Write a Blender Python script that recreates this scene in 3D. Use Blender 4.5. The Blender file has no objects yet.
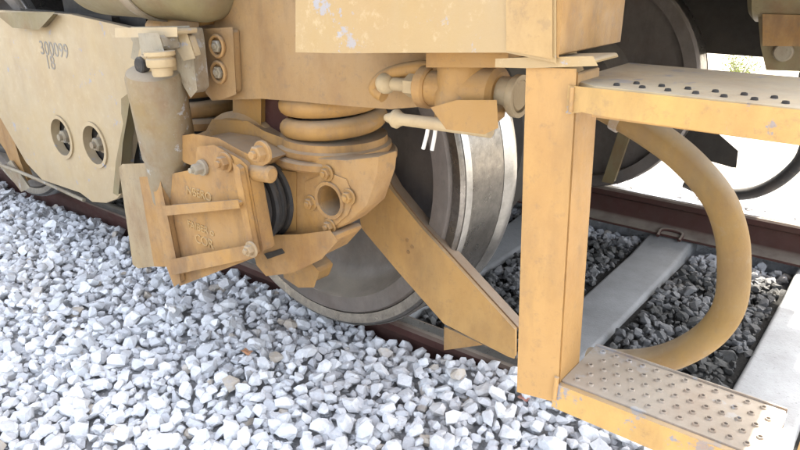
import bpy, bmesh, math, random
import numpy as np
from mathutils import Vector, Matrix, noise
R = math.radians
scene = bpy.context.scene
col = scene.collection

# ------------------------------------------------------------------ camera, sky, sun, exposure
cam_data = bpy.data.cameras.new('camera')
cam = bpy.data.objects.new('camera', cam_data); col.objects.link(cam)
cam_data.sensor_width = 36.0; cam_data.lens = 674/800*36
cam.location = (0, -1.5, 1.02)
cam.rotation_euler = (R(90-21.1), 0, R(38.3))
cam_data.clip_start = 0.02; cam_data.clip_end = 2000
scene.camera = cam

SUN_EL, SUN_AZ = 58.0, 20.0          # azimuth measured from +Y towards +X
world = bpy.data.worlds.new('World'); scene.world = world; world.use_nodes = True
wn = world.node_tree
sky = wn.nodes.new('ShaderNodeTexSky'); sky.sky_type = 'NISHITA'; sky.sun_disc = False
sky.sun_elevation = R(SUN_EL); sky.sun_rotation = R(SUN_AZ)
sky.air_density = 1.0; sky.dust_density = 3.5; sky.ozone_density = 1.0
wn.nodes['Background'].inputs['Strength'].default_value = 0.15
hs = wn.nodes.new('ShaderNodeHueSaturation'); hs.inputs['Saturation'].default_value = .48     # hazy, whitish sky
wn.links.new(sky.outputs[0], hs.inputs['Color']); wn.links.new(hs.outputs[0], wn.nodes['Background'].inputs[0])
sd = bpy.data.lights.new('sun', 'SUN'); sd.energy = 3.5; sd.angle = R(0.6); sd.color = (1, .95, .87)
sun = bpy.data.objects.new('sun', sd); col.objects.link(sun)
sdir = Vector((math.sin(R(SUN_AZ))*math.cos(R(SUN_EL)), math.cos(R(SUN_AZ))*math.cos(R(SUN_EL)), math.sin(R(SUN_EL))))
sun.rotation_euler = sdir.to_track_quat('Z', 'Y').to_euler()
scene.view_settings.view_transform = 'Standard'; scene.view_settings.look = 'None'
scene.view_settings.gamma = 1.0; scene.view_settings.exposure = 2.8
G = 1.743                                              # distance between the two rail centres
random.seed(7); rng = np.random.default_rng(11)

# ------------------------------------------------------------------ materials
class N:
    def __init__(s, name):
        s.m = bpy.data.materials.new(name); s.m.use_nodes = True; s.t = s.m.node_tree
        s.b = s.t.nodes['Principled BSDF']
        s.pos = s.t.nodes.new('ShaderNodeNewGeometry').outputs['Position']
    def node(s, kind, **kw):
        n = s.t.nodes.new(kind)
        for k, v in kw.items(): setattr(n, k, v)
        return n
    def link(s, a, b): s.t.links.new(a, b)
    def noise(s, scale, detail=5, rough=.6, vec=None, stretch=None):
        n = s.node('ShaderNodeTexNoise'); n.inputs['Scale'].default_value = scale
        n.inputs['Detail'].default_value = detail; n.inputs['Roughness'].default_value = rough
        v = vec or s.pos
        if stretch:
            mp = s.node('ShaderNodeMapping'); mp.inputs['Scale'].default_value = stretch
            s.link(v, mp.inputs['Vector']); v = mp.outputs[0]
        s.link(v, n.inputs['Vector']); return n.outputs['Fac']
    def ramp(s, fac, a, b, va=0., vb=1.):
        r = s.node('ShaderNodeMapRange'); r.inputs[1].default_value = a; r.inputs[2].default_value = b
        r.inputs[3].default_value = va; r.inputs[4].default_value = vb
        s.link(fac, r.inputs[0]); return r.outputs[0]
    def mix(s, fac, a, b):
        m = s.node('ShaderNodeMix', data_type='RGBA')
        for sock, v in ((m.inputs[0], fac), (m.inputs[6], a), (m.inputs[7], b)):
            if hasattr(v, 'node'): s.link(v, sock)
            elif isinstance(v, (int, float)): sock.default_value = v
            else: sock.default_value = (*v, 1)
        return m.outputs[2]
    def mul(s, a, b, op='MULTIPLY'):
        m = s.node('ShaderNodeMath', operation=op)
        for sock, v in zip(m.inputs, (a, b)):
            if hasattr(v, 'node'): s.link(v, sock)
            else: sock.default_value = v
        return m.outputs[0]
    def bump(s, h, strength, dist=.002):
        b = s.node('ShaderNodeBump'); b.inputs['Strength'].default_value = strength
        b.inputs['Distance'].default_value = dist
        s.link(h, b.inputs['Height']); s.link(b.outputs[0], s.b.inputs['Normal'])
    def done(s, color, rough=.6, metal=0., spec=.4):
        for key, v in (('Base Color', color), ('Roughness', rough), ('Metallic', metal)):
            if hasattr(v, 'node'): s.link(v, s.b.inputs[key])
            elif isinstance(v, (int, float)): s.b.inputs[key].default_value = v
            else: s.b.inputs[key].default_value = (*v, 1)
        s.b.inputs['Specular IOR Level'].default_value = spec
        return s.m

def paint(name, base, dust, dusty=.5, grime=(.10, .07, .045), grimy=.5, chip=(.25, .27, .33), chips=.0, rough=.55, rustc=(.17, .085, .035), settled=.6):
    n = N(name)
    c = n.mix(n.mul(n.ramp(n.noise(5, 6, .65), .35, .7), dusty), base, dust)
    c = n.mix(n.mul(n.ramp(n.noise(9, 8, .7, stretch=(1, 1, .3)), .50, .72), grimy), c, grime)       # streaks
    c = n.mix(n.mul(n.ramp(n.noise(70, 4, .7), .60, .78), grimy*.8), c, grime)                          # speckle
    if chips:
        pc = n.ramp(n.mul(n.noise(13, 9, .72), n.mul(n.noise(3.5, 3, .5), .35), 'ADD'), .80-.14*chips, .825-.14*chips)
        c = n.mix(n.mul(pc, .8), c, chip)
    c = n.mix(n.mul(n.ramp(n.noise(6.5, 7, .7, stretch=(1, 1, .6)), .47, .66), grimy*.95), c, rustc)                       # brown rust and brake dust
    c = n.mix(n.mul(n.ramp(n.noise(34, 6, .75), .56, .66), grimy*.75), c, tuple(v*1.6 for v in grime))                     # dirty flecks
    nz = n.node('ShaderNodeSeparateXYZ'); n.link(n.node('ShaderNodeNewGeometry').outputs['Normal'], nz.inputs[0])
    c = n.mix(n.mul(n.ramp(nz.outputs['Z'], .35, .95, 0, settled), n.ramp(n.noise(12, 5, .6), .3, .6, .5, 1)), c, (.33, .29, .225))   # dust that has settled on top
    fine = n.noise(260, 3, .6); big = n.noise(26, 6, .6)
    n.bump(n.mul(n.mul(big, .75), n.mul(fine, .25), 'ADD'), .4, .004)
    return n.done(c, n.ramp(n.noise(18), .3, .7, rough-.12, rough+.15), spec=.35)

YEL = (.38, .215, .07); DUSTY = (.56, .40, .22)
M = {}
M['yellow'] = paint('yellow_paint', YEL, (0.403, 0.253, 0.097), .6, grimy=.36)
M['post_yellow'] = paint('post_yellow_paint', (0.384, 0.217, 0.072), (0.362, 0.217, 0.094), .4, grimy=.4, rustc=(.27, .14, .05))
M['ochre'] = paint('ochre_paint', (0.317, 0.170, 0.046), (0.279, 0.174, 0.077), .7, grimy=.6)
M['cast'] = paint('cast_ochre', (0.335, 0.180, 0.052), (0.297, 0.190, 0.094), .85, grimy=.65, rough=.7)
M['cream'] = paint('dusty_cream_paint', (0.379, 0.286, 0.162), (0.372, 0.302, 0.204), .8, grime=(.30, .24, .16), grimy=.4, rustc=(.30, .21, .12), chips=.06)
M['panel'] = paint('pale_yellow_panel', (0.339, 0.231, 0.103), (0.321, 0.231, 0.128), .7, grime=(.34, .27, .17), grimy=.38, rustc=(.33, .21, .09), chip=(.27, .28, .32), chips=.14)
M['frame'] = paint('frame_paint', (0.280, 0.166, 0.065), (0.261, 0.178, 0.098), .7, grimy=.5)
M['greyed'] = paint('greyed_metal', (0.245, 0.203, 0.134), (0.286, 0.253, 0.195), .9, grimy=.6, chip=(.32, .32, .31), chips=.25, rough=.7)
M['damper'] = paint('damper_paint', (0.220, 0.154, 0.072), (0.237, 0.212, 0.163), .95, grime=(.17, .13, .085), grimy=.75, chip=(.36, .37, .37), chips=.3, rough=.65)
M['olive'] = paint('olive_paint', (0.185, 0.148, 0.069), (0.207, 0.174, 0.109), .7, grimy=.5)
M['dark'] = paint('dark_underframe', (0.022, 0.020, 0.018), (0.048, 0.040, 0.030), .6, grime=(.02, .018, .015), grimy=.5, rough=.75, rustc=(.035, .026, .02), settled=.25)
M['wheel'] = paint('wheel_steel', (.10, .088, .078), (.18, .15, .132), .75, grime=(.06, .052, .044), grimy=.6, rough=.5, rustc=(.085, .062, .048))
M['bolt'] = paint('bolt_steel', (.40, .29, .15), (.46, .38, .25), .8, grimy=.6, rough=.6)
M['whitepaint'] = paint('white_paint', (0.382, 0.289, 0.165), (0.340, 0.244, 0.127), .5, grime=(.3, .22, .12), grimy=.35)
M['tread'] = paint('worn_tread', (0.309, 0.248, 0.187), (0.374, 0.324, 0.261), .9, grime=(.15, .125, .095), grimy=.6, chip=(.33, .335, .34), chips=.4, rough=.75)
M['lip'] = paint('worn_tread_top', (0.408, 0.305, 0.154), (0.408, 0.342, 0.230), .85, grime=(.20, .165, .115), grimy=.4, chip=(.15, .165, .20), chips=.5, rough=.65)
M['rubber'] = paint('black_rubber', (0.014, 0.014, 0.015), (0.040, 0.037, 0.032), .5, grimy=.3, rough=.7, rustc=(.04, .034, .028), settled=.25)
M['hose'] = paint('dusty_hose', (0.201, 0.113, 0.028), (0.188, 0.127, 0.049), .8, grime=(.12, .085, .045), grimy=.7, rough=.72, rustc=(.15, .09, .04))
M['rust'] = paint('rusty_rail', (.062, .022, .017), (.055, .03, .022), .7, grime=(.05, .028, .02), grimy=.6, rough=.85, rustc=(.055, .026, .018))
M['brownedge'] = paint('grimy_brown_edge', (.20, .115, .06), (.16, .105, .07), .7, grimy=.6)
M['tan'] = paint('tan_fitting', (.30, .22, .12), (.30, .25, .17), .7, grimy=.5)
M['scuffed'] = paint('scuffed_step_paint', (0.432, 0.261, 0.078), (0.414, 0.261, 0.110), .5, grimy=.45, chip=(.17, .19, .235), chips=.32, rustc=(.27, .14, .05))
M['strip'] = paint('corner_strip_paint', (0.367, 0.233, 0.091), (0.350, 0.241, 0.124), .6, grimy=.4)
M['ink'] = paint('faded_ink', (.20, .19, .17), (.34, .30, .24), .5, grimy=.3)
M['mark'] = paint('raised_mark', (.36, .22, .08), (.42, .29, .15), .5, grimy=.5)
M['tie'] = paint('pale_cable_tie', (.62, .60, .55), (.5, .48, .44), .5, grimy=.3)

def steel():
    n = N('bright_worn_steel')
    c = n.mix(n.ramp(n.noise(60, 6, .7), .35, .7), (.50, .48, .45), (.38, .36, .335))
    n.bump(n.noise(180, 4, .7), .2, .002)
    return n.done(c, n.ramp(n.noise(30, 5), .3, .7, .26, .38), .9)
M['steel'] = steel()
def tyre_tread():
    n = N('dull_tread_steel')
    c = n.mix(n.ramp(n.noise(50, 7, .75), .35, .7), (.24, .22, .195), (.13, .118, .105))
    n.bump(n.noise(160, 4, .7), .15, .002)
    return n.done(c, n.ramp(n.noise(25, 5), .3, .7, .24, .40), .85)
M['tyre'] = tyre_tread()
def concrete(name, k):
    n = N(name)
    c = n.mix(n.ramp(n.noise(7, 8, .65), .3, .7), (.40*k, .40*k, .385*k), (.29*k, .285*k, .27*k))
    c = n.mix(n.ramp(n.noise(90, 5, .7), .58, .75), c, (.17, .165, .155))
    n.bump(n.noise(120, 6, .7), .5, .004)
    return n.done(c, .9, spec=.2)
M['concrete'] = concrete('sleeper_concrete', .95); M['shaded_concrete'] = concrete('shaded_sleeper_concrete', .6)  # second is a darker copy, shade under the bogie put into the colour
def stone_mat():
    n = N('granite_stone')
    g = n.node('ShaderNodeNewGeometry')
    tone = g.outputs['Random Per Island']
    r = n.node('ShaderNodeValToRGB'); e = r.color_ramp.elements
    e[0].position = 0; e[0].color = (.48, .485, .495, 1); e[1].position = 1; e[1].color = (.86, .86, .855, 1)
    for p, c in ((.2, (.62, .625, .63)), (.55, (.74, .74, .74)), (.93, (.80, .80, .795)), (.955, (.46, .38, .28)), (.962, (.52, .46, .38)), (.966, (.82, .82, .82))):
        el = e.new(p); el.color = (*c, 1)
    n.link(tone, r.inputs[0])
    c = n.mix(n.ramp(n.noise(55, 5, .7), .42, .72, 0, .6), r.outputs[0], (.52, .525, .535))
    c = n.mix(n.ramp(n.noise(330, 3, .6), .55, .75, 0, .55), c, (.45, .45, .455))
    c = n.mix(n.ramp(n.noise(240, 3, .6, stretch=(1, 1, 1.1)), .6, .78, 0, .5), c, (.72, .72, .71))
    near = n.node('ShaderNodeSeparateXYZ'); n.link(n.pos, near.inputs[0])
    c = n.mix(n.mul(n.ramp(near.outputs['Y'], -.75, -.05, 0, .55), n.ramp(n.noise(4.5, 6, .65), .42, .68)), c, (.30, .235, .19))     # brown brake dust by the rail
    # shade under the locomotive is painted into the stones that lie between the rails
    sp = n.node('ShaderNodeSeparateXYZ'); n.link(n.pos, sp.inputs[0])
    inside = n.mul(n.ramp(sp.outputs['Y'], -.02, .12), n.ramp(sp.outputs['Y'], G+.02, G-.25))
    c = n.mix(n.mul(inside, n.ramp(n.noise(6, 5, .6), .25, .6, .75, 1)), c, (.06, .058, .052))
    n.bump(n.noise(95, 6, .7), .7, .006)
    return n.done(c, .88, spec=.25)
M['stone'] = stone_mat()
def bed_mat():
    n = N('ballast_dust')
    c = n.mix(n.ramp(n.noise(40, 8, .7), .35, .7), (.38, .375, .37), (.60, .595, .585))
    sp = n.node('ShaderNodeSeparateXYZ'); n.link(n.pos, sp.inputs[0])
    c = n.mix(n.mul(n.ramp(sp.outputs['Y'], -.02, .12), n.ramp(sp.outputs['Y'], G+.02, G-.25)), c, (.04, .038, .034))      # the locomotive's shade, painted dark between the rails
    n.bump(n.noise(45, 8, .75), 1, .03)
    return n.done(c, .95, spec=.15)
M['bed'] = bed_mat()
def earth_mat():
    n = N('pale_earth')
    c = n.mix(n.ramp(n.noise(.8, 8, .65), .3, .7), (.34, .30, .24), (.26, .23, .18))
    c = n.mix(n.ramp(n.noise(.5, 6, .7), .56, .66, 0, .6), c, (.20, .24, .09))
    n.bump(n.noise(18, 8, .7), .7, .03)
    return n.done(c, .95, spec=.15)
M['earth'] = earth_mat()
def leaf_mat():
    n = N('leaf_green')
    rnd = n.node('ShaderNodeNewGeometry').outputs['Random Per Island']
    c = n.mix(rnd, (.11, .17, .03), (.24, .26, .05))
    return n.done(c, .6)
M['leaf'] = leaf_mat()

# ------------------------------------------------------------------ builders
def finish(name, bm, mat, parent=None, smooth=40, bevel=0., seg=2):
    """link a bmesh given in world coordinates as one object whose origin is its own centre"""
    bmesh.ops.remove_doubles(bm, verts=bm.verts, dist=1e-5)
    if bevel:
        ed = [e for e in bm.edges if len(e.link_faces) == 2 and e.calc_face_angle(0) > R(32)]
        try: bmesh.ops.bevel(bm, geom=ed, offset=bevel, segments=seg, profile=.6, affect='EDGES', clamp_overlap=True)
        except Exception: pass
    bmesh.ops.recalc_face_normals(bm, faces=bm.faces)
    vs = np.array([v.co for v in bm.verts]); c = Vector((vs.min(0)+vs.max(0))/2)
    bmesh.ops.translate(bm, verts=bm.verts, vec=-c)
    me = bpy.data.meshes.new(name); bm.to_mesh(me); bm.free()
    me.materials.append(M[mat] if isinstance(mat, str) else mat)
    if smooth:
        for p in me.polygons: p.use_smooth = True
        me.set_sharp_from_angle(angle=R(smooth))
    o = bpy.data.objects.new(name, me); col.objects.link(o)
    return attach(o, c, parent)
def attach(o, wloc, parent):
    p = parent; off = Vector((0, 0, 0))
    while p is not None: off += p.location; p = p.parent
    o.parent = parent; o.location = Vector(wloc) - off
    return o
def thing(name, loc, label, cat, group=None):
    o = bpy.data.objects.new(name, None); o.empty_display_size = .1; col.objects.link(o); o.location = loc
    return tag(o, label, cat, group)
def tag(o, label, cat, group=None):
    o['label'] = label; o['category'] = cat
    if group: o['group'] = group
    return o
def structure(o): o['kind'] = 'structure'; return o

def prism_bm(poly, y0, y1, holes=(), bm=None):
    """an outline in X, Z pushed from depth y0 to depth y1; holes are (x, z, radius)"""
    bm = bm or bmesh.new()
    loops = [list(poly)] + [[(hx+hr*math.cos(a), hz+hr*math.sin(a)) for a in np.linspace(0, 2*math.pi, 20, False)] for hx, hz, hr in holes]
    rings = []
    for lp in loops:
        f = [bm.verts.new((x, y0, z)) for x, z in lp]; b = [bm.verts.new((x, y1, z)) for x, z in lp]
        rings.append((f, b))
        n = len(lp)
        for i in range(n): bm.faces.new((f[i], f[(i+1) % n], b[(i+1) % n], b[i]))
    for k in (0, 1):
        if len(rings) == 1: bm.faces.new(rings[0][k])
        else:
            es = []
            for rg in rings:
                v = rg[k]
                for i in range(len(v)): es.append(bm.edges.get((v[i], v[(i+1) % len(v)])))
            bmesh.ops.triangle_fill(bm, use_beauty=True, use_dissolve=False, edges=es)
    return bm
def prism(name, poly, y0, y1, mat, parent=None, bevel=.004, holes=()):
    bm = prism_bm(poly, y0, y1, holes)
    if holes and bevel:
        on_hole = lambda v: any(abs(math.hypot(v.co.x-h[0], v.co.z-h[1])-h[2]) < 1e-4 for h in holes)
        ed = [e for e in bm.edges if len(e.link_faces) == 2 and e.calc_face_angle(0) > R(32) and not any(on_hole(v) for v in e.verts)]
        bmesh.ops.bevel(bm, geom=ed, offset=bevel, segments=2, profile=.6, affect='EDGES', clamp_overlap=True)
    return finish(name, bm, mat, parent, bevel=0 if holes else bevel)
def box_bm(x0, x1, y0, y1, z0, z1, bm=None):
    return prism_bm([(x0, z0), (x1, z0), (x1, z1), (x0, z1)], y0, y1, bm=bm)
def box(name, x0, x1, y0, y1, z0, z1, mat, parent=None, bevel=.004):
    return finish(name, box_bm(x0, x1, y0, y1, z0, z1), mat, parent, bevel=bevel)
def slab_bm(poly_xy, z0, z1):
    bm = bmesh.new(); n = len(poly_xy)
    a = [bm.verts.new((x, y, z0)) for x, y in poly_xy]; b = [bm.verts.new((x, y, z1)) for x, y in poly_xy]
    for i in range(n): bm.faces.new((a[i], a[(i+1) % n], b[(i+1) % n], b[i]))
    bm.faces.new(a); bm.faces.new(b); return bm
def lathe_bm(profile, p0, axis, seg=48, bm=None, closed=False):
    """profile of (radius, distance along axis) turned round the axis that starts at p0"""
    bm = bm or bmesh.new(); ax = Vector(axis).normalized()
    q = Vector((0, 0, 1)).rotation_difference(ax)
    rows = []
    for r, h in profile:
        if r < 1e-6: rows.append([bm.verts.new(Vector(p0)+ax*h)])
        else: rows.append([bm.verts.new(Vector(p0)+q @ Vector((r*math.cos(2*math.pi*i/seg), r*math.sin(2*math.pi*i/seg), h))) for i in range(seg)])
    pr = list(zip(rows, rows[1:])) + ([(rows[-1], rows[0])] if closed else [])
    for a, b in pr:
        for i in range(seg):
            j = (i+1) % seg
            if len(a) == 1 and len(b) == 1: continue
            if len(a) == 1: bm.faces.new((a[0], b[i], b[j]))
            elif len(b) == 1: bm.faces.new((a[i], a[j], b[0]))
            else: bm.faces.new((a[i], a[j], b[j], b[i]))
    return bm
def lathe(name, profile, p0, axis, mat, parent=None, seg=48, closed=False):
    return finish(name, lathe_bm(profile, p0, axis, seg, closed=closed), mat, parent, smooth=38)
def rod_profile(r, L, c=.003): return [(0, 0), (r-c, 0), (r, c), (r, L-c), (r-c, L), (0, L)]
def rod(name, p0, p1, r, mat, parent=None, seg=32, c=.003):
    d = Vector(p1)-Vector(p0)
    return lathe(name, rod_profile(r, d.length, c), p0, d, mat, parent, seg)
def tube_bm(pts, r, seg=16, sub=8, bm=None, caps=True):
    bm = bm or bmesh.new()
    P = [Vector(p) for p in pts]
    if sub > 1 and len(P) > 2:
        Q = []
        for i in range(len(P)-1):
            a, b, c, d = P[max(i-1, 0)], P[i], P[i+1], P[min(i+2, len(P)-1)]
            for k in range(sub):
                t = k/sub
                Q.append(.5*((2*b)+(c-a)*t+(2*a-5*b+4*c-d)*t*t+(3*b-a-3*c+d)*t**3))
        P = Q+[P[-1]]
    up = Vector((0, 0, 1)); prev = None; rings = []
    for i, p in enumerate(P):
        t = (P[min(i+1, len(P)-1)]-P[max(i-1, 0)]).normalized()
        n = prev if prev else (up.cross(t) if abs(t.z) < .95 else Vector((1, 0, 0)))
        n = (n - t*n.dot(t)).normalized(); prev = n; b = t.cross(n)
        rr = r(i/(len(P)-1)) if callable(r) else r
        rings.append([bm.verts.new(p+rr*(math.cos(a)*n+math.sin(a)*b)) for a in np.linspace(0, 2*math.pi, seg, False)])
    for a, b in zip(rings, rings[1:]):
        for i in range(seg): bm.faces.new((a[i], a[(i+1) % seg], b[(i+1) % seg], b[i]))
    if caps: bm.faces.new(rings[0]); bm.faces.new(rings[-1][::-1])
    return bm
def tube(name, pts, r, mat, parent=None, seg=16, sub=8):
    return finish(name, tube_bm(pts, r, seg, sub), mat, parent, smooth=50)
def bolt(name, p, r, h, parent, mat='bolt', axis=(0, -1, 0), washer=True):
    bm = bmesh.new()
    if washer: lathe_bm(rod_profile(r*1.45, h*.3, .001), p, axis, 20, bm)
    q = Vector(p)+Vector(axis)*h*.28
    lathe_bm([(0, 0), (r, 0), (r, h*.6), (r*.86, h*.72), (0, h*.72)], q, axis, 6, bm)
    lathe_bm(rod_profile(r*.5, h*.35, .001), q+Vector(axis)*h*.68, axis, 12, bm)
    return finish(name, bm, mat, parent, smooth=25)
def lettering(name, text, p, size, mat, parent, depth=.0015, rot=(90, 0, 0), shear=0):
    cu = bpy.data.curves.new(name, 'FONT'); cu.body = text; cu.size = size; cu.extrude = depth; cu.shear = shear
    t = bpy.data.objects.new('tmp', cu); col.objects.link(t)
    dg = bpy.context.evaluated_depsgraph_get(); me = bpy.data.meshes.new_from_object(t.evaluated_get(dg))
    bpy.data.objects.remove(t)
    me.transform(Matrix.Translation(p) @ Matrix.Rotation(R(rot[2]), 4, 'Z') @ Matrix.Rotation(R(rot[1]), 4, 'Y') @ Matrix.Rotation(R(rot[0]), 4, 'X'))
    bm = bmesh.new(); bm.from_mesh(me); bpy.data.meshes.remove(me)
    return finish(name, bm, mat, parent, smooth=0)

# ------------------------------------------------------------------ ground
RT = -.035                                             # top of the rails
G = 1.743                                             # between the two rail centres
SLX = [-.195 - .65*k for k in range(-1, 3)]           # sleeper centres
def ground_height(x, y):
    """height of the ballast surface"""
    z = np.full_like(x, -.25)
    out = y < -.02
    near_rail = np.exp(np.minimum(y, 0)/.35)
    o = -.080 + near_rail*(.085*np.clip((x+2.3)/.9, 0, 1) + .045*np.clip((x+1.1)/.3, 0, 1) - .035 - .075*np.exp(-((x+1.25)/.45)**2)) - .02*np.clip((-y-.4)/.6, 0, 1) - .25*np.clip((-y-1.25)/1.2, 0, 1)
    z = np.where(out, o, z)
    far = y > G+.05
    z = np.where(far, -.19 - .30*np.clip((y-2.3)/1.1, 0, 1), z)
    return z + .018*np.sin(x*3.1+y*1.7)*np.cos(y*2.3-x*.9)*np.where(out, 1, .6)
bm = bmesh.new()
xs = np.linspace(-9, 4, 131); ys = np.linspace(-3.2, 3.8, 141)
X, Y = np.meshgrid(xs, ys); Z = ground_height(X, Y) - .026
vv = [[bm.verts.new((X[j, i], Y[j, i], Z[j, i])) for i in range(len(xs))] for j in range(len(ys))]
for j in range(len(ys)-1):
    for i in range(len(xs)-1): bm.faces.new((vv[j][i], vv[j][i+1], vv[j+1][i+1], vv[j+1][i]))
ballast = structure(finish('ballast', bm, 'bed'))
bm = bmesh.new()
ex = np.concatenate([np.linspace(-400, -20, 12), np.linspace(-16, 16, 33), np.linspace(20, 400, 12)])
ev = [[bm.verts.new((x, y, -.56 + .03*noise.noise((x*.5, y*.5, 0)))) for x in ex] for y in ex]
for j in range(len(ex)-1):
    for i in range(len(ex)-1): bm.faces.new((ev[j][i], ev[j][i+1], ev[j+1][i+1], ev[j+1][i]))
structure(finish('ground', bm, 'earth'))

# rails
head = [(-.075, -.172), (.075, -.172), (.075, -.161), (.02, -.146), (.0085, -.13), (.0085, -.052), (.032, -.038), (.036, -.012), (.029, -.003), (.015, 0), (-.015, 0), (-.029, -.003), (-.036, -.012), (-.032, -.038), (-.0085, -.052), (-.0085, -.13), (-.02, -.146), (-.075, -.161)]
def rail(y, label):
    r = thing('rail', (-2, y, RT-.172), label, 'rail', 'rails of the track')
    bm = bmesh.new(); L = [-30., 14.]
    a, b = [[bm.verts.new((x, y+p, z+RT)) for p, z in head] for x in L]
    for i in range(len(head)): bm.faces.new((a[i], a[(i+1) % len(head)], b[(i+1) % len(head)], b[i]))
    bm.faces.new(a); bm.faces.new(b)
    finish('rail_section', bm, 'rust', r)
    box('running_surface', L[0], L[1], y-.017, y+.017, RT-.003, RT+.0012, 'steel', r, bevel=0)
    bmc = None
    for sx in SLX:
        for s in (-1, 1):
            o = tube('rail_clip', [(sx-.05, y+s*.10, RT-.166), (sx-.05, y+s*.055, RT-.148), (sx, y+s*.045, RT-.143), (sx+.05, y+s*.055, RT-.148), (sx+.05, y+s*.10, RT-.166)], .009, 'rust', r, seg=8, sub=3)
    return r
rail(0, 'near rusty rail under the closest wheel, half buried in stones')
rail(G, 'far dark rail on the other side of the track')

# sleepers
sl0 = None
names = {0: 'pale concrete sleeper beneath the right end of the bottom step', 1: 'concrete sleeper crossing in shade behind the step post and hose loop',
         2: 'concrete sleeper in the dark just behind the big near wheel'}
for k, sx in enumerate(SLX):
    if sl0 is None:
        prof = [(-.13, -.43), (.13, -.43), (.102, -.223), (.092, -.213), (-.092, -.213), (-.102, -.223)]
        bm = bmesh.new(); st = []
        for y, dz in ((-.5, 0), (-.1, 0), (.12, 0), (.30, -.022), (G/2, -.035), (G-.30, -.022), (G-.12, 0), (G+.1, 0), (G+.5, 0)):
            st.append([bm.verts.new((sx+p, y, z+(dz if z > -.3 else 0))) for p, z in prof])
        for a, b in zip(st, st[1:]):
            for i in range(len(prof)): bm.faces.new((a[i], a[(i+1) % len(prof)], b[(i+1) % len(prof)], b[i]))
        bm.faces.new(st[0]); bm.faces.new(st[-1])
        o = sl0 = finish('sleeper', bm, 'concrete', bevel=.006)
    else:
        o = sl0.copy(); col.objects.link(o); o.location.x = sl0.location.x + sx - SLX[0]
        if k > 1:
            if k == 2: shaded = sl0.data.copy(); shaded.materials[0] = M['shaded_concrete']
            o.data = shaded
    idx = k-1
    tag(o, names.get(idx, 'concrete sleeper in the ballast ahead of the boarding steps'), 'sleeper', 'concrete sleepers')

# ------------------------------------------------------------------ ballast stones: dropped one by one on a height field
def stone_mesh(seed):
    r = random.Random(seed); bm = bmesh.new()
    sc = (r.uniform(.85, 1.25), r.uniform(.7, 1.0), r.uniform(.5, .8))
    for _ in range(17):
        v = Vector((r.gauss(0, 1), r.gauss(0, 1), r.gauss(0, 1))).normalized()
        m = max(abs(v.x), abs(v.y), abs(v.z)); v = v*(.55+.45/m*.75)
        bm.verts.new((v.x*sc[0]*.5, v.y*sc[1]*.5, v.z*sc[2]*.5))
    h = bmesh.ops.convex_hull(bm, input=bm.verts)
    junk = [g for g in h['geom_interior'] if isinstance(g, bmesh.types.BMVert)]
    if junk: bmesh.ops.delete(bm, geom=junk, context='VERTS')
    bmesh.ops.dissolve_limit(bm, angle_limit=R(17), verts=bm.verts, edges=bm.edges)
    bmesh.ops.triangulate(bm, faces=bm.faces)
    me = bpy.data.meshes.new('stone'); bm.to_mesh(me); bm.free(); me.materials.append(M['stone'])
    return me
BASE = [stone_mesh(100+i) for i in range(24)]
BV = [np.array([v.co for v in m.vertices]) for m in BASE]
BF = [np.array([p.vertices for p in m.polygons]) for m in BASE]
CELL = .012; X0, X1, Y0, Y1 = -6.4, 1.6, -2.3, 3.0
hx, hy = np.arange(X0, X1, CELL), np.arange(Y0, Y1, CELL)
GX, GY = np.meshgrid(hx, hy, indexing='ij')
TARGET = ground_height(GX, GY); HM = TARGET - .05
BLOCK = (np.abs(GY) < .04) | (np.abs(GY-G) < .04)
PLACED = []
slx = np.array(SLX)
def drop(x, y, s, force=False):
    i, j = int((x-X0)/CELL), int((y-Y0)/CELL); k = max(1, int(s*.36/CELL))
    if i-k < 0 or j-k < 0 or i+k+1 >= HM.shape[0] or j+k+1 >= HM.shape[1]: return
    if -.16 < y < -.02 and False: return
    if BLOCK[i-k:i+k+1, j-k:j+k+1].any(): return
    if .0 < y < G and np.abs(slx-x).min() < .135 and rng.random() > .05: return
    w = HM[i-k:i+k+1, j-k:j+k+1]; t = TARGET[i, j]
    base = .6*w.mean()+.4*w.max()
    if base > t - .006 and not force: return
    b = int(rng.integers(len(BASE)))
    tilt = rng.normal(0, .38, 2); rz = rng.uniform(0, 6.283)
    m = Matrix.Rotation(rz, 3, 'Z') @ Matrix.Rotation(tilt[0], 3, 'X') @ Matrix.Rotation(tilt[1], 3, 'Y')
    sv = s*np.array((1, 1, rng.uniform(.85, 1.15)))
    V = (BV[b]*sv) @ np.array(m).T
    low, top = V[:, 2].min(), V[:, 2].max()
    z = base - low*.82 - .004
    z = min(z, t + .03 - top*.6) if not force else z
    PLACED.append((x, y, z, s, b, tilt[0], tilt[1], rz, sv[2]/s))
    ii, jj = np.ogrid[-k:k+1, -k:k+1]; d2 = (ii*ii+jj*jj)/(k+.5)**2
    dome = z + top*np.sqrt(np.clip(1-d2*.55, 0, 1)) - .006
    w[...] = np.where(d2 <= 1, np.maximum(w, dome), w)
NT = 190000
rx, ry = rng.uniform(X0, X1, NT), rng.uniform(Y0, Y1, NT)
rs = np.clip(rng.lognormal(math.log(.033), .33, NT), .014, .062)
for a, b, s in zip(rx, ry, rs):
    if a < -4.6 and rng.random() < .4: continue
    drop(a, b, s)
for a, b, s in zip(rng.uniform(-5, 1.2, 1500), rng.uniform(-2.2, -.12, 1500), rng.uniform(.03, .06, 1500)): drop(a, b, s, True)
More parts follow.
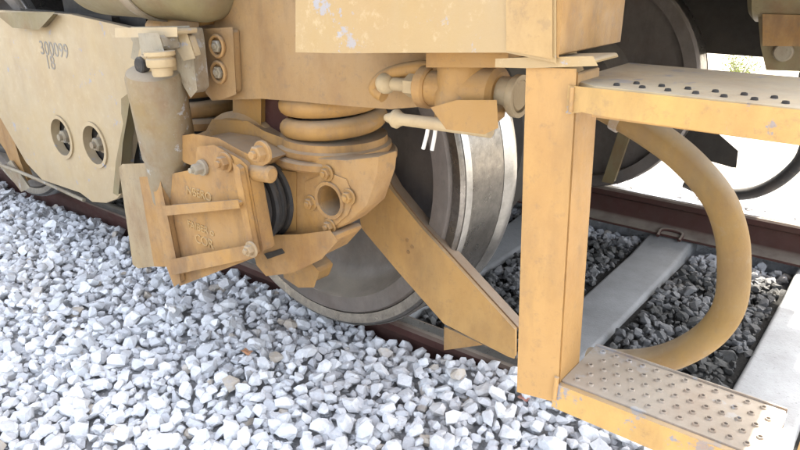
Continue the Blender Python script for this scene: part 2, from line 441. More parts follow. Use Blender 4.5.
# the 300 that show largest are objects of their own
cl = np.array(cam.location); Mw = cam.rotation_euler.to_matrix()
cr, cu_, cf = [np.array(Mw.col[i]) for i in range(3)]; cf = -cf
def screen(x, y, z):
    d = np.array((x, y, z))-cl; w = d @ cf
    return (674*(d @ cr)/w, 674*(d @ cu_)/w, w)
cand = []
for n_, p in enumerate(PLACED):
    sx_, sy_, w = screen(*p[:3])
    if w <= 0 or abs(sx_) > 405 or abs(sy_) > 230: continue
    px, py = sx_+400, 225-sy_
    if p[2] + .02 < ground_height(np.array(p[0]), np.array(p[1]))-.012: continue
    if px > 560 and py > 395+(px-560)*.38 - 60 and p[1] > -.55: continue
    cand.append((p[3]/w, n_))
cand.sort(reverse=True); single = {n_ for _, n_ in cand[:300]}
for n_ in sorted(single):
    x, y, z, s, b, t0, t1, rz, fz = PLACED[n_]
    o = bpy.data.objects.new('stone', BASE[b]); col.objects.link(o)
    o.parent = ballast; o.location = Vector((x, y, z))-ballast.location
    o.rotation_euler = (Matrix.Rotation(rz, 3, 'Z') @ Matrix.Rotation(t0, 3, 'X') @ Matrix.Rotation(t1, 3, 'Y')).to_euler()
    o.scale = (s, s, s*fz)
VV, FF, off = [], [], 0
for n_, (x, y, z, s, b, t0, t1, rz, fz) in enumerate(PLACED):
    if n_ in single: continue
    m = np.array(Matrix.Rotation(rz, 3, 'Z') @ Matrix.Rotation(t0, 3, 'X') @ Matrix.Rotation(t1, 3, 'Y'))
    VV.append((BV[b]*np.array((s, s, s*fz))) @ m.T + np.array((x, y, z))); FF.append(BF[b]+off); off += len(BV[b])
VV = np.concatenate(VV); FF = np.concatenate(FF)
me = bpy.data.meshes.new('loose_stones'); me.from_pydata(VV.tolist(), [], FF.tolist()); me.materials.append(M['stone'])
ls = bpy.data.objects.new('loose_stones', me); col.objects.link(ls); ls.parent = ballast; ls.location = -ballast.location
ls['kind'] = 'stuff'
print('stones', len(PLACED), 'tris', len(FF))

# ------------------------------------------------------------------ shrubs beyond the far side of the track
def shrub(x, y, h, n, seed, label):
    r = random.Random(seed); t = thing('shrub', (x, y, -.56), label, 'shrub', 'shrubs beyond the track')
    bs = bmesh.new(); bl = bmesh.new()
    for _ in range(9):
        a, l = r.uniform(0, 6.28), r.uniform(.5, 1)*h
        tip = Vector((x+math.cos(a)*l*.45, y+math.sin(a)*l*.45, -.56+l))
        tube_bm([(x, y, -.56), ((x+tip.x)/2, (y+tip.y)/2, -.56+l*.6), tip], lambda u: .012*(1-u)+.003, 6, 3, bs)
        for _ in range(n//9):
            u = r.uniform(.3, 1); c = Vector((x, y, -.56)).lerp(tip, u)+Vector((r.gauss(0, .12), r.gauss(0, .12), r.gauss(0, .1)))*h
            d = Vector((r.gauss(0, 1), r.gauss(0, 1), r.gauss(.3, 1))).normalized(); s = d.cross(Vector((r.gauss(0, 1), r.gauss(0, 1), .3))).normalized()
            L = r.uniform(.05, .09)*h
            bl.faces.new([bl.verts.new(c), bl.verts.new(c+d*L*.5+s*L*.22), bl.verts.new(c+d*L), bl.verts.new(c+d*L*.5-s*L*.22)])
    finish('stem', bs, 'bed', t); o = finish('foliage', bl, 'leaf', t, smooth=0)
for (sx, sy, sz), h_, n_, sd_, lb in (
        ((-3.975, 13.000, -0.725), .8, 900, 4, 'pale yellow shrub far off beside the dark far wheel'),
        ((-2.201, 9.000, -0.109), .5, 700, 5, 'shrub beside the drawgear box in the bright far gap')):
    shrub(sx, sy, h_, n_, sd_, lb)
# scraps of litter
def scrap(x, y, z, sz, mat, label):
    bm = bmesh.new(); n = 5
    g = [[bm.verts.new((x+sz*(i/(n-1)-.5), y+sz*.6*(j/(n-1)-.5), z+sz*.22*noise.noise((i*.9+x*9, j*.9, 1.3))) ) for i in range(n)] for j in range(n)]
    for j in range(n-1):
        for i in range(n-1): bm.faces.new((g[j][i], g[j][i+1], g[j+1][i+1], g[j+1][i]))
    bmesh.ops.solidify(bm, geom=bm.faces[:], thickness=.003)
    tag(finish('litter', bm, mat), label, 'litter', 'scraps of litter on the ballast')
M['orange_scrap'] = paint('orange_plastic', (.55, .16, .03), (.5, .3, .15), .5, grimy=.3)
M['red_scrap'] = paint('red_plastic', (.45, .07, .05), (.4, .2, .15), .5, grimy=.3)
(lx, ly), = [(-1.427, -0.425)]; scrap(lx, ly, -.048, .035, 'orange_scrap', 'tiny orange scrap lying on the pale stones below the axle box')
(lx, ly), = [(-0.664, -0.136)]; scrap(lx, ly, -.036, .030, 'red_scrap', 'tiny red scrap on the stones at the foot of the step post')

# ------------------------------------------------------------------ bogie
bogie = thing('bogie', (-1.374, G/2, 0), 'yellow locomotive bogie with wheel, coil springs, axle box and damper', 'bogie')
AX, AZ = -1.365, .49
def wheel(cx, near=True):
    s = 1 if near else -1
    yb = 0 if near else G
    y = lambda d: d                       # distance inward from the outer face
    p0 = (cx, yb - s*.17, AZ); ax = (0, s, 0)
    k = 1.05
    S = lambda prof: [(r_*k, d*1.75) for r_, d in prof]
    w = lathe('wheel', S([(0, .01), (.10, .01), (.125, .02), (.15, .045), (.22, .062), (.33, .058), (.36, .050), (.385, .030), (.396, .006), (.402, 0), (.446, 0), (.452, .004), (.454, .012),
                        (.454, .10), (.40, .105), (.36, .098), (.2, .09), (.14, .12), (.13, .135), (0, .135)]), p0, ax, 'wheel', bogie, seg=96)
    lathe('tyre', S([(.4545, .004), (.480, .0), (.487, .003), (.4935, .014), (.497, .03), (.499, .085), (.502, .0975), (.4545, .10)]), p0, ax, 'tyre', w, seg=128, closed=True)
    lathe('rim_edge', S([(.4915, .0055), (.4950, .0115), (.4970, .0165), (.4940, .0155), (.490, .007)]), p0, ax, 'steel', w, seg=128, closed=True)
    lathe('flange', S([(.455, .1005), (.503, .0985), (.507, .106), (.512, .112), (.5145, .119), (.512, .127), (.506, .133), (.455, .135)]), p0, ax, 'steel' if near else 'wheel', w, seg=128, closed=True)
    return w
wheel(AX); wheel(AX, False); wheel(AX-2.0); wheel(AX-2.0, False)
for cx in (AX, AX-2.0):
    lathe('axle', rod_profile(.095, G+.1, .01), (cx, -.05, AZ), (0, 1, 0), 'wheel', bogie)
    lathe('gear_case', [(0, 0), (.40, 0), (.42, .02), (.42, .14), (.40, .16), (0, .16)], (cx, .28, AZ+.02), (0, 1, 0), 'dark', bogie)
    lathe('traction_motor', [(0, 0), (.27, 0), (.30, .03), (.30, .8), (.27, .83), (0, .83)], (cx-.62, .5, AZ+.04), (0, 1, 0), 'dark', bogie)
box('transom', AX-1.25, AX-.75, -.2, G+.4, .42, .98, 'dark', bogie, bevel=.02)

# frame: the big plate over the springs
fp = [(-1.387, 1.031), (-1.415, 0.865), (-1.415, 0.726), (-1.397, 0.713), (-1.300, 0.727), (-1.209, 0.739), (-1.084, 0.747), (-0.950, 0.754), (-0.830, 0.762), (-0.739, 0.779), (-0.699, 0.804), (-0.687, 0.862), (-0.693, 1.028)]
fr = prism('frame', fp, -.48, -.44, 'frame', bogie, bevel=.006)
box('frame_top', -1.62, -.80, -.44, -.16, .82, 1.02, 'dark', bogie)
# bolt pocket at the left edge of the plate
bp_ = prism('bolt_plate', [(-1.363, 0.876), (-1.268, 0.884), (-1.276, 0.744), (-1.331, 0.726), (-1.361, 0.728), (-1.376, 0.752)], -.505, -.4805, 'frame', fr, bevel=.006)
for p in [(-1.317, -0.506, 0.846), (-1.322, -0.505, 0.786)]:
    lathe('slot_ring', [(.019, 0), (.026, 0), (.0275, .002), (.0275, .007), (.024, .010), (.019, .007)], p, (0, -1, 0), 'cast', fr, seg=24, closed=True)
    bolt('bolt', p, .0145, .012, fr, 'greyed', washer=False)
prism('bolster_block', [(-1.493, 1.009), (-1.338, 1.009), (-1.359, 0.889), (-1.471, 0.886), (-1.516, 0.904)], -.53, -.44, 'ochre', bogie, bevel=.008)

# dropped side plate, far left
pl_holes = [(*(-2.621, -0.300, 0.396)[::2], .074), (*(-2.374, -0.300, 0.404)[::2], .074)]
plate = prism('side_plate', [(-3.925, 0.837), (-2.613, 0.861), (-2.395, 0.862), (-1.974, 0.832), (-2.017, 0.636), (-2.081, 0.613), (-2.118, 0.588), (-2.082, 0.563), (-2.079, 0.529), (-2.120, 0.461), (-2.166, 0.383), (-2.218, 0.262), (-2.277, 0.215), (-2.364, 0.180), (-2.471, 0.161), (-2.556, 0.181), (-2.873, 0.173), (-2.996, 0.226), (-3.165, 0.399), (-3.444, 0.463), (-4.195, 0.462)], -.3, -.27, 'cream', bogie, holes=pl_holes)
box('plate_back', -2.85, -2.2, -.262, -.23, .27, .86, 'dark', bogie)
for hx_, hz_, hr in pl_holes:
    bolt('bolt', (hx_+.0, -.262, hz_), .026, .04, plate, 'greyed')
    lathe('hole_rim', [(hr-.002, 0), (hr+.012, 0), (hr+.012, .006), (hr-.002, .006)], (hx_, -.3005, hz_), (0, -1, 0), 'cream', plate, seg=32, closed=True)
prism('gusset', [(-2.880, 0.843), (-2.466, 0.860), (-2.573, 0.810), (-2.779, 0.807)], -.335, -.301, 'olive', plate, bevel=.008)
prism('edge_rib', [(-2.070, 0.611), (-2.017, 0.636), (-2.051, 0.566), (-2.108, 0.463), (-2.161, 0.329), (-2.192, 0.259), (-2.218, 0.262), (-2.166, 0.383), (-2.120, 0.461), (-2.079, 0.529), (-2.082, 0.563)], -.34, -.3005, 'olive', plate, bevel=.004)
lettering('stencil', '300099', [(-2.660, 0.704)][0:1] and ((-2.667, -0.300, 0.708)[0], -.3008, (-2.667, -0.300, 0.708)[2]), .072, 'ink', plate, depth=.0006)
lettering('stencil', '18', ((-2.640, -0.300, 0.658)[0], -.3008, (-2.640, -0.300, 0.658)[2]), .072, 'ink', plate, depth=.0006)
# brake rigging under the plate
tube('brake_rod', [(-3.797, -0.280, 0.138), (-3.128, -0.280, 0.156), (-2.618, -0.260, 0.127)], .008, 'greyed', bogie, sub=4)
tube('brake_rod', [(-4.011, -0.200, 0.141), (-3.376, -0.200, 0.191), (-2.944, -0.200, 0.107), (-2.385, -0.200, 0.102)], .016, 'dark', bogie, sub=4)
prism('brake_lever', [(-3.283, 0.409), (-3.212, 0.346), (-3.182, 0.194), (-3.141, 0.107), (-3.244, 0.097), (-3.311, 0.219), (-3.421, 0.298), (-3.399, 0.386)], -.25, -.22, 'ochre', bogie)
prism('brake_hanger', [(-3.351, 0.135), (-3.246, 0.183), (-3.112, 0.084), (-3.206, 0.046)], -.262, -.252, 'greyed', bogie)
box('brake_shoe', AX-.66, AX-.58, -.07, .02, .12, .5, 'dark', bogie, bevel=.01)

# springs
def coil(cx, cy, z0, z1, rad, wire, turns, label=None):
    pts = []
    n = int(turns*28)
    for i in range(n+1):
        t = i/n; a = -2.2 + t*turns*2*math.pi
        pts.append((cx+rad*math.cos(a), cy+rad*math.sin(a), z0+(z1-z0)*t))
    return finish('coil_spring', tube_bm(pts, wire, 14, 1), 'ochre', bogie, smooth=60)
SC2 = (-1.115, -0.345, 0.654); SC1 = (-1.625, -0.345, 0.611)
coil(SC2[0], -.345, .662, .93, .106, .0235, 5.2)
coil(SC1[0], -.345, .642, .93, .106, .0235, 5.2)
lathe('spring_seat', [(0, 0), (.136, 0), (.139, .005), (.139, .016), (.130, .02), (.129, .036), (0, .036)], (SC2[0], -.345, .6055), (0, 0, 1), 'cast', bogie)
lathe('spring_seat', [(0, 0), (.14, 0), (.144, .006), (.144, .02), (.135, .03), (0, .03)], (SC1[0], -.345, .604), (0, 0, 1), 'cast', bogie)
lathe('spring_guide', rod_profile(.075, .3, .005), (SC2[0], -.345, .62), (0, 0, 1), 'dark', bogie)
lathe('spring_guide', rod_profile(.075, .3, .005), (SC1[0], -.345, .62), (0, 0, 1), 'dark', bogie)

# axle box casting
ab = lathe('axle_box', [(0, 0), (.17, 0), (.185, .012), (.185, .29), (.15, .31), (0, .31)], (AX, -.44, AZ), (0, 1, 0), 'cast', bogie)
hole = (-1.011, -0.470, 0.527)
prism('spring_wing', [(-1.222, 0.598), (-1.105, 0.610), (-0.965, 0.628), (-0.869, 0.653), (-0.875, 0.609), (-0.904, 0.536), (-0.958, 0.486), (-1.009, 0.452), (-1.046, 0.420), (-1.123, 0.375), (-1.211, 0.351), (-1.262, 0.365), (-1.235, 0.479)], -.47, -.405, 'cast', ab, bevel=.009, holes=[(hole[0], hole[2], .036)])
prism('face_pad', [(-1.089, 0.556), (-1.014, 0.592), (-0.960, 0.586), (-0.938, 0.547), (-0.957, 0.505), (-1.015, 0.453), (-1.070, 0.450), (-1.100, 0.493)], -.4735, -.4705, 'cast', ab, bevel=.001, holes=[(hole[0], hole[2], .0364)])
prism('recess_panel', [(-1.186, 0.565), (-1.117, 0.572), (-1.129, 0.425), (-1.187, 0.406)], -.4735, -.4705, 'ochre', ab, bevel=.001)
lathe('bore', [(.0357, .003), (.0357, .058), (0, .058)], (hole[0], -.47, hole[2]), (0, 1, 0), 'ochre', ab, seg=28)
lathe('bore_rim', [(.0355, 0), (.044, 0), (.0445, .003), (.0435, .005), (.0355, .004)], (hole[0], -.474, hole[2]), (0, -1, 0), 'cast', ab, seg=28, closed=True)
for p in [(-1.014, -0.470, 0.580), (-0.952, -0.470, 0.548), (-1.014, -0.470, 0.463), (-1.086, -0.470, 0.503)]:
    q = Vector(p)-Vector((hole[0], -.4705, hole[2])); q = q.normalized()*.083
    bolt('bolt', (hole[0]+q.x*.76, -.474, hole[2]+q.z*.76), .013, .014, ab, 'ochre')
bolt('bolt', (-1.163, -0.474, 0.465), .013, .014, ab, 'rust')
prism('rib', [(-1.238, 0.596), (-1.210, 0.586), (-1.210, 0.479), (-1.207, 0.395), (-1.238, 0.382), (-1.243, 0.472), (-1.249, 0.561)], -.50, -.4305, 'cast', ab, bevel=.006)
lathe('top_flange', [(0, 0), (.148, 0), (.153, .005), (.153, .018), (.148, .022), (0, .022)], (SC2[0], -.345, .583), (0, 0, 1), 'cast', ab, seg=56)
lathe('seat_cone', [(0, 0), (.06, 0), (.10, .14), (0, .14)], (SC2[0]-.03, -.335, .442), (0, 0, 1), 'cast', ab)
prism('lower_lug', [(-1.257, 0.368), (-1.195, 0.397), (-1.088, 0.425), (-0.989, 0.459), (-0.977, 0.448), (-1.024, 0.396), (-1.086, 0.356), (-1.129, 0.330), (-1.220, 0.296), (-1.248, 0.313)], -.50, -.40, 'cast', ab, bevel=.014)
prism('lug_slot', [(-1.218, 0.349), (-1.153, 0.380), (-1.144, 0.372), (-1.208, 0.339)], -.502, -.499, 'dark', ab, bevel=.001)
prism('lower_foot', [(-1.264, 0.278), (-1.179, 0.302), (-1.144, 0.284), (-1.161, 0.245), (-1.214, 0.228), (-1.260, 0.238)], -.40, -.33, 'ochre', ab, bevel=.010)
prism('arm', [(-1.560, 0.570), (-1.458, 0.607), (-1.427, 0.641), (-1.293, 0.654), (-1.236, 0.638), (-1.107, 0.624), (-1.123, 0.598), (-1.223, 0.561), (-1.337, 0.545), (-1.480, 0.547), (-1.566, 0.538)], -.46, -.2, 'cast', ab, bevel=.012)
prism('arm_cap', [(-1.394, 0.622), (-1.344, 0.634), (-1.254, 0.638), (-1.178, 0.621), (-1.132, 0.615), (-1.175, 0.588), (-1.284, 0.579), (-1.391, 0.586), (-1.414, 0.598)], -.58, -.461, 'cast', ab, bevel=.016)
lathe('arm_pin', rod_profile(.019, .10, .006), (-1.180, -0.575, 0.588), (1, 0, .10), 'cast', ab)
bolt('bolt', (-1.095, -0.582, 0.647), .018, .028, ab, 'cast')
prism('inner_post', [(-1.372, 0.713), (-1.280, 0.723), (-1.289, 0.643), (-1.382, 0.640)], -.43, -.3, 'ochre', ab, bevel=.008)
prism('inner_post', [(-1.289, 0.716), (-1.210, 0.721), (-1.214, 0.595), (-1.293, 0.608)], -.41, -.3, 'rust', ab, bevel=.008)
# dark bearing discs between casting and cover
for d, r_ in ((0, .115), (.022, .108), (.044, .115), (.066, .106)):
    lathe('bearing_disc', rod_profile(r_-.01, .018, .005), (-1.237, -0.530, 0.490)[:1]+(-.462-d, (-1.237, -0.530, 0.490)[2]), (0, -1, 0), 'rubber', ab)
# end cover
cov = prism('axle_box_cover', [(-1.485, 0.517), (-1.323, 0.565), (-1.302, 0.622), (-1.244, 0.636), (-1.156, 0.618), (-1.140, 0.610), (-1.110, 0.417), (-1.451, 0.236), (-1.476, 0.290)], -.60, -.555, 'cast', ab.parent, bevel=.007)
prism('cover_ledge', [(-1.432, 0.461), (-1.136, 0.540), (-1.134, 0.529), (-1.432, 0.443)], -.632, -.6005, 'cast', cov, bevel=.004)
prism('cover_ledge', [(-1.441, 0.311), (-1.128, 0.432), (-1.120, 0.412), (-1.439, 0.278)], -.628, -.6005, 'cast', cov, bevel=.005)
prism('cover_edge', [(-1.156, 0.616), (-1.140, 0.610), (-1.110, 0.417), (-1.127, 0.410)], -.618, -.6005, 'cast', cov, bevel=.003)
prism('cover_edge', [(-1.485, 0.517), (-1.453, 0.525), (-1.421, 0.257), (-1.451, 0.236), (-1.476, 0.290)], -.618, -.6005, 'cast', cov, bevel=.003)
bolt('bolt', (-1.201, -0.601, 0.611), .016, .022, cov, 'cast')
bolt('bolt', (-1.104, -0.628, 0.435), .013, .018, cov, 'bolt')
bolt('bolt', (-1.289, -0.601, 0.583), .013, .03, cov, 'greyed')
a_ = (-1.369, -0.601, 0.506); lettering('raised_letters', 'NBERO', (a_[0], -.6005, a_[2]-.004), .030, 'mark', cov, depth=.002)
a_ = (-1.381, -0.601, 0.417); lettering('raised_letters', 'FAIBER o', (a_[0], -.6005, a_[2]-.004), .027, 'mark', cov, depth=.002)
a_ = (-1.356, -0.601, 0.378); lettering('raised_letters', 'COR', (a_[0], -.6005, a_[2]), .034, 'mark', cov, depth=.002)
prism('bracket_plate', [(-1.787, 0.473), (-1.768, 0.485), (-1.646, 0.509), (-1.636, 0.230), (-1.649, 0.213), (-1.774, 0.169), (-1.794, 0.173)], -.535, -.50, 'tan', ab.parent, bevel=.006)
prism('bracket_web', [(-1.643, 0.478), (-1.516, 0.507), (-1.521, 0.253), (-1.632, 0.222)], -.56, -.53, 'cast', ab.parent, bevel=.004)

# damper
d0, d1 = Vector((-1.431, -0.610, 0.798)), Vector((-1.494, -0.545, 0.444))
dl = (d1-d0).length
dm = lathe('damper', [(0, .0), (.045, 0), (.062, .008), (.067, .02), (.067, dl*.62), (.064, dl*.64), (.064, dl-.01), (.055, dl), (0, dl)], d0, d1-d0, 'damper', bogie)
dd = (d1-d0).normalized()
rod('damper_rod', d0-dd*.035, d0+dd*.01, .022, 'whitepaint', dm)
e0 = Vector((-1.433, -0.615, 0.807))
lathe('damper_eye', [(.026, -.022), (.044, -.022), (.047, -.018), (.047, .018), (.044, .022), (.026, .022)], (e0.x, e0.y+.02, e0.z), (0, 1, 0), 'whitepaint', dm, closed=True)
rod('pin', (e0.x, e0.y-.03, e0.z), (e0.x, e0.y+.09, e0.z), .019, 'rubber', dm)
lathe('nut_stack', [(0, 0), (.020, 0), (.022, .005), (.022, .018), (.029, .020), (.031, .024), (.031, .036), (.027, .040), (.033, .044), (.033, .052), (0, .052)], Vector((-1.316, -0.660, 0.796)), (-.05, 0, 1), 'whitepaint', dm, seg=16)
br = prism('damper_bracket', [(-1.554, 0.875), (-1.328, 0.889), (-1.325, 0.863), (-1.325, 0.756), (-1.347, 0.740), (-1.366, 0.761), (-1.384, 0.792), (-1.411, 0.812), (-1.450, 0.818), (-1.450, 0.855), (-1.517, 0.851), (-1.530, 0.831), (-1.558, 0.805), (-1.571, 0.809), (-1.553, 0.844), (-1.560, 0.853)], -.575, -.535, 'greyed', bogie, bevel=.006)
prism('bracket_lip', [(-1.533, 0.879), (-1.292, 0.893), (-1.294, 0.881), (-1.536, 0.865)], -.63, -.5755, 'cream', br, bevel=.004)
prism('bracket_cheek', [(-1.402, 0.874), (-1.332, 0.878), (-1.323, 0.851), (-1.371, 0.839), (-1.401, 0.841)], -.65, -.60, 'greyed', br, bevel=.006)
prism('bracket_cheek', [(-1.336, 0.876), (-1.303, 0.878), (-1.286, 0.835), (-1.320, 0.828), (-1.338, 0.848)], -.60, -.5755, 'cream', br, bevel=.006)

# diagonal rail guard in front of the wheel
gp = [(-1.142, 0.516), (-1.093, 0.514), (-1.060, 0.471), (-0.964, 0.393), (-0.673, 0.192), (-0.668, 0.115), (-0.685, 0.114), (-0.879, 0.139), (-1.027, 0.241), (-1.161, 0.340), (-1.174, 0.405)]
gd = prism('rail_guard', gp, -.2, -.185, 'yellow', bogie, bevel=.002)
prism('guard_edge', [(-1.090, 0.514), (-1.057, 0.472), (-0.961, 0.394), (-0.671, 0.193), (-0.673, 0.186), (-0.967, 0.387), (-1.063, 0.465), (-1.097, 0.508)], -.1845, -.152, 'brownedge', gd, bevel=.001)
prism('guard_shoe', [(-0.878, 0.124), (-0.766, 0.115), (-0.877, 0.058)], -.197, -.187, 'ochre', gd, bevel=.002)
for p in [(-1.003, -0.200, 0.344), (-0.986, -0.200, 0.329), (-0.999, -0.200, 0.311)]: lathe('rust_pit', [(0, 0), (.006, 0), (.005, .0015), (0, .0015)], p, (0, -1, 0), 'ochre', gd, seg=10)
# the same pieces on the far side of the track
far_y = G+.2
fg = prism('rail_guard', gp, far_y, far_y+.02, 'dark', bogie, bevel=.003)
box('frame', -3.2, -.36, G+.44, G+.50, .655, 1.02, 'dark', bogie)  # right end lengthened to keep sun off the sleepers
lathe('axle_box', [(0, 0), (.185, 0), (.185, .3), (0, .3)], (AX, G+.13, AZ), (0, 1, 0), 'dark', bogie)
prism('sand_pipe_guard', [(-1.10, .42), (-1.05, .42), (-1.13, .03), (-1.18, .03)], 1.60, 1.64, 'olive', bogie, bevel=.004)

# ------------------------------------------------------------------ locomotive body and boarding steps
loco = thing('locomotive', (-6, G/2, 1.0), 'yellow locomotive body above the bogie with pale side panel and boarding steps', 'locomotive')
box('body_shell', -15, .05, -.62, G+.62, 1.32, 4.1, 'yellow', loco, bevel=.03)
box('underframe', -15, .045, -.3, G+.3, 1.03, 1.315, 'dark', loco, bevel=.02)
box('sky_block_skirt', -15, -.40, G+.14, G+.42, .66, 1.025, 'dark', loco, bevel=.02)  # skirt added on the far side to keep sky light off the ballast
pn = prism('side_panel', [(-0.870, 1.146), (-0.891, 0.883), (-0.790, 0.889), (-0.663, 0.899), (-0.477, 0.913), (-0.407, 0.906), (-0.426, 1.117)], -.66, -.45, 'panel', loco, bevel=.006)
prism('corner_strip', [(-0.488, 1.121), (-0.425, 1.117), (-0.406, 0.905), (-0.474, 0.911)], -.663, -.6605, 'strip', pn, bevel=.001)
pr_ = (-0.406, -0.660, 0.907)
box('panel_return', pr_[0]-.004, pr_[0]+.006, -.659, -.44, pr_[2]+.001, 1.31, 'ochre', pn, bevel=.002)
for k, xx in enumerate((-.87, -.72, -.57)): pass
# air reservoir
rv0 = (-1.731, -0.520, 0.910); rv1 = (-1.332, -0.520, 0.946)
rl = rv1[0]-rv0[0]; RR = .125
prof = [(0, -.10)]+[(RR*math.sin(a), -.10*math.cos(a)) for a in np.linspace(.15, math.pi/2, 8)]+[(RR, rl)]+[(RR*math.cos(a), rl+.07*math.sin(a)) for a in np.linspace(.2, math.pi/2-.1, 7)]+[(0, rl+.07)]
rz_ = (-1.534, -0.550, 0.898)[2]+RR
rvr = lathe('air_reservoir', prof, (rv0[0], -.52, rz_), (1, 0, 0), 'olive', loco, seg=56)
lathe('band', [(RR+.001, 0), (RR+.005, 0), (RR+.005, .04), (RR+.001, .04)], (rv0[0]+rl*.55, -.52, rz_), (1, 0, 0), 'greyed', rvr, closed=True)

# angle cock and its pipes, hung under the side panel
vc = (-0.621, -0.540, 0.821)
ck = lathe('brake_cock', [(0, 0), (.047, 0), (.049, .004), (.049, .05), (.044, .06), (.046, .075), (.046, .105), (.040, .12), (.040, .135), (0, .135)], (vc[0], -.54, (-0.619, -0.540, 0.768)[2]), (0, 0, 1), 'ochre', loco, seg=40)
fl = [(-0.653, 0.893), (-0.511, 0.903), (-0.510, 0.881), (-0.653, 0.869)]
prism('flange_plate', fl, -.60, -.49, 'ochre', ck, bevel=.004)
def axial(name, x0, x1, y, r, mat, seg=32, c=.004):
    """a turned piece of the pipe run between two picture columns at the cock's height"""
    return rod(name, (x0, -.54, y), (x1, -.54, y), r, mat, ck, seg, c)
zc = vc[2]
axial('pipe_stub', (-0.704, -0.540, 0.806)[0], vc[0], zc, .031, 'ochre')
axial('pipe_collar', (-0.709, -0.540, 0.806)[0], (-0.685, -0.540, 0.808)[0], zc, .037, 'cast')
axial('union_nut', (-0.740, -0.540, 0.802)[0], (-0.706, -0.540, 0.806)[0], zc-.001, .021, 'whitepaint', seg=6, c=.002)
axial('pipe_neck', (-0.777, -0.540, 0.798)[0], (-0.735, -0.540, 0.803)[0], zc-.002, .012, 'whitepaint')
lathe('ball_end', [(.0195*math.sin(a), -.0195*math.cos(a)) for a in np.linspace(0, math.pi, 14)], ((-0.791, -0.540, 0.795)[0], -.54, zc-.003), (1, 0, 0), 'whitepaint', ck, seg=28)
axial('outlet', vc[0], (-0.548, -0.540, 0.828)[0], zc+.004, .043, 'ochre', c=.008)
axial('outlet_pipe', (-0.552, -0.540, 0.828)[0], (-0.514, -0.540, 0.832)[0], zc+.006, .027, 'tan')
lathe('outlet_ring', [(.026, 0), (.032, 0), (.034, .003), (.034, .013), (.026, .013)], ((-0.526, -0.540, 0.831)[0], -.54, zc+.004), (1, 0, 0), 'tan', ck, closed=True)
tube('handle_ring', [*[(-0.667, -0.530, 0.842), (-0.704, -0.530, 0.852), (-0.761, -0.530, 0.843), (-0.804, -0.530, 0.827), (-0.826, -0.530, 0.804), (-0.804, -0.530, 0.792)]], .013, 'ochre', ck, sub=6)
l0, l1 = (-0.732, -0.585, 0.769), (-0.529, -0.585, 0.791)
lathe('lever', [(0, 0), (.006, .004), (.009, .012), (.0105, .020), (.016, .024), (.017, .030), (.013, .036), (.0105, .044), (.011, .12), (.012, .22), (0, .22)], (-0.759, -0.585, 0.767), (1, 0, .035), 'whitepaint', ck, seg=24)
prism('lever_boss', [(-0.626, 0.796), (-0.592, 0.808), (-0.532, 0.815), (-0.529, 0.791), (-0.545, 0.782), (-0.610, 0.780)], -.60, -.55, 'ochre', ck, bevel=.012)
tube('cable_tie', [(-0.660, -0.585, 0.774), (-0.662, -0.588, 0.750), (-0.668, -0.590, 0.725)], .0035, 'tie', ck, seg=8, sub=3)
tube('cable_tie', [(-0.649, -0.580, 0.774), (-0.649, -0.583, 0.751), (-0.653, -0.585, 0.724)], .0035, 'tie', ck, seg=8, sub=3)

# boarding steps
PX0, PX1 = -.437, -.369
post = prism('step_post', [(-0.447, 0.886), (-0.378, 0.890), (-0.359, 0.380), (-0.425, 0.370)], -.65, -.642, 'post_yellow', loco, bevel=.0025)
px_t, px_b = (-0.378, -0.650, 0.890), (-0.359, -0.650, 0.380)
# return flange of the post, seen on its right side
bm = bmesh.new()
rt = [(px_t[0]-.008, px_t[2]-.005), (px_t[0]-.0005, px_t[2]-.005), (px_b[0]-.0005, px_b[2]+.004), (px_b[0]-.008, px_b[2]+.004)]
prism_bm(rt, -.6415, -.565, bm=bm); finish('post_flange', bm, 'post_yellow', post, bevel=.002)
TZ = .873
tube('weld_bead', [(px_t[0]+.001, -.6535, TZ-.036), (px_t[0]+.0, -.6535, TZ-.004)], .0035, 'post_yellow', post, seg=8, sub=1)
tube('weld_bead', [(px_b[0]-.002, -.6525, px_b[2]+.004), (px_b[0]-.001, -.6525, px_b[2]+.045)], .004, 'post_yellow', post, seg=8, sub=1)
tp = [(px_t[0]-.03, -.65), (.03, -.65), (.03, -.40), (px_t[0]-.03, -.40)]
top = finish('top_tread', slab_bm([(px_t[0]+.028, -.648), (.06, -.648), (.06, -.40), (px_t[0]-.02, -.40), (px_t[0]-.02, -.60), (px_t[0]+.0, -.63)], TZ-.006, TZ), 'lip', loco, bevel=.002)
prism('tread_lip', [(px_t[0]-.005, TZ-.004), (.06, TZ-.002), (.06, TZ-.040), (px_t[0]+.04, TZ-.036), (px_t[0]+.016, TZ-.034), (px_t[0]-.005, TZ-.04)], -.652, -.6482, 'scuffed', top, bevel=.0015)
box('lip_hem', px_t[0]+.03, .06, -.6475, -.61, TZ-.040, TZ-.036, 'post_yellow', top, bevel=.001)
def studs(name, spots, z, r, h, parent, mat):
    bm = bmesh.new()
    for x, y in spots: lathe_bm([(r*.55, h*.25), (r*.6, h), (r*.8, h), (r, 0)], (x, y, z), (0, 0, 1), 12, bm)
    o = finish(name, bm, mat, parent, smooth=60); o['kind'] = 'stuff'; return o
studs('studs', [(px_t[0]+.05+.033*i, -.628+.002*(i % 2)) for i in range(13)]+[(px_t[0]+.066+.033*i, -.60) for i in range(12)], TZ, .0045, .003, top, 'dark')
prism('corner_gusset', [(-0.493, 0.894), (-0.451, 0.899), (-0.354, 0.908), (-0.350, 0.902), (-0.444, 0.891), (-0.493, 0.888)], -.655, -.57, 'panel', post, bevel=.003)
BZ = .41
bt = finish('bottom_tread', slab_bm([(px_b[0]-.001, -.634), (-.066, -.634), (-.066, -.502), (px_b[0]-.001, -.502)], BZ-.006, BZ), 'tread', loco, bevel=.002)
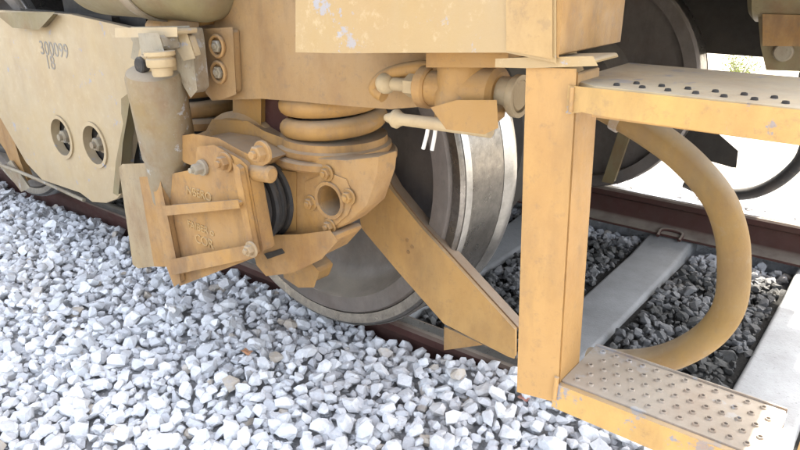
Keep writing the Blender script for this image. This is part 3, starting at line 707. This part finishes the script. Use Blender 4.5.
prism('tread_lip', [(px_b[0]-.003, BZ-.002), (-.037, BZ-.002), (-.037, BZ-.044), (px_b[0]-.003, BZ-.040)], -.651, -.6345, 'scuffed', bt, bevel=.003)
box('back_hem', px_b[0], -.066, -.5015, -.497, BZ-.03, BZ+.002, 'tread', bt, bevel=.001)
sp = []
for r_ in range(5):
    for i in range(13):
        x = px_b[0]+.018+.0225*i+(.011 if r_ % 2 else 0)
        if x < -.075: sp.append((x, -.618+.0255*r_))
studs('studs', sp, BZ, .0052, .003, bt, 'tread')
pright = prism('step_post', [(-.036, .36), (.03, .36), (.05, TZ-.045), (-.018, TZ-.045)], -.65, -.642, 'post_yellow', loco, bevel=.0025)
prism('post_flange', [(-.036, .364), (-.029, .364), (-.011, TZ-.05), (-.018, TZ-.05)], -.6415, -.565, 'post_yellow', pright, bevel=.002)

# draw gear box hanging at the centre of the end
dg = prism('drawgear_box', [(-0.554, 0.876), (0.004, 0.895), (0.049, 0.704), (-0.492, 0.676), (-0.521, 0.749)], 1.3, 1.7, 'olive', loco, bevel=.015)
lathe('drawgear_drum', rod_profile(.17, .9, .02), ((-0.618, 1.250, 0.930)[0]+.02, 1.38, (-0.528, 1.250, 0.932)[2]+.06), (1, .0, 0), 'olive', dg)
prism('drawgear_plate', [(-0.531, 0.847), (-0.139, 0.854), (-0.123, 0.780), (-0.515, 0.758)], 1.27, 1.2995, 'cast', dg, bevel=.01)
lathe('boss', [(0, 0), (.03, 0), (.033, -.003), (.033, -.02), (.028, -.025), (0, -.025)], (-0.455, 1.299, 0.729), (0, 1, 0), 'greyed', dg)

# ------------------------------------------------------------------ hoses
hp = [(-.56, -.30, .86), (-.51, -.32, .80)] + [(-0.436, -0.350, 0.783), (-0.365, -0.350, 0.753), (-0.304, -0.350, 0.719), (-0.248, -0.350, 0.671), (-0.219, -0.350, 0.625), (-0.201, -0.350, 0.569), (-0.192, -0.350, 0.489), (-0.206, -0.350, 0.432), (-0.238, -0.350, 0.382), (-0.287, -0.350, 0.336), (-0.347, -0.350, 0.303), (-0.422, -0.350, 0.280)]
hs = tube('hose', hp, .0262, 'hose', None, seg=24, sub=8)
tag(hs, 'thick dusty tan hose curving like a letter D behind the boarding steps', 'hose')
for k in (2,):
    q0, q1 = Vector(hp[k]), Vector(hp[k+1]); d = (q1-q0).normalized()
    lathe('hose_clamp', [(.0255, 0), (.0290, 0), (.0296, .002), (.0296, .014), (.0290, .016), (.0255, .016)], q0+d*.012, d, 'greyed', hs, seg=28, closed=True)
hb = tube('air_hose', [(-.2, 2.25, 1.0), (-0.454, 2.000, 0.630), (-0.402, 2.000, 0.278), (-0.446, 2.000, 0.119), (-0.574, 2.000, -0.006), (-0.751, 2.000, -0.047), (-0.901, 2.000, -0.019)], .03, 'rubber', None, seg=14, sub=6)
tag(hb, 'thin black air hose sagging in the bright gap on the far side', 'hose')
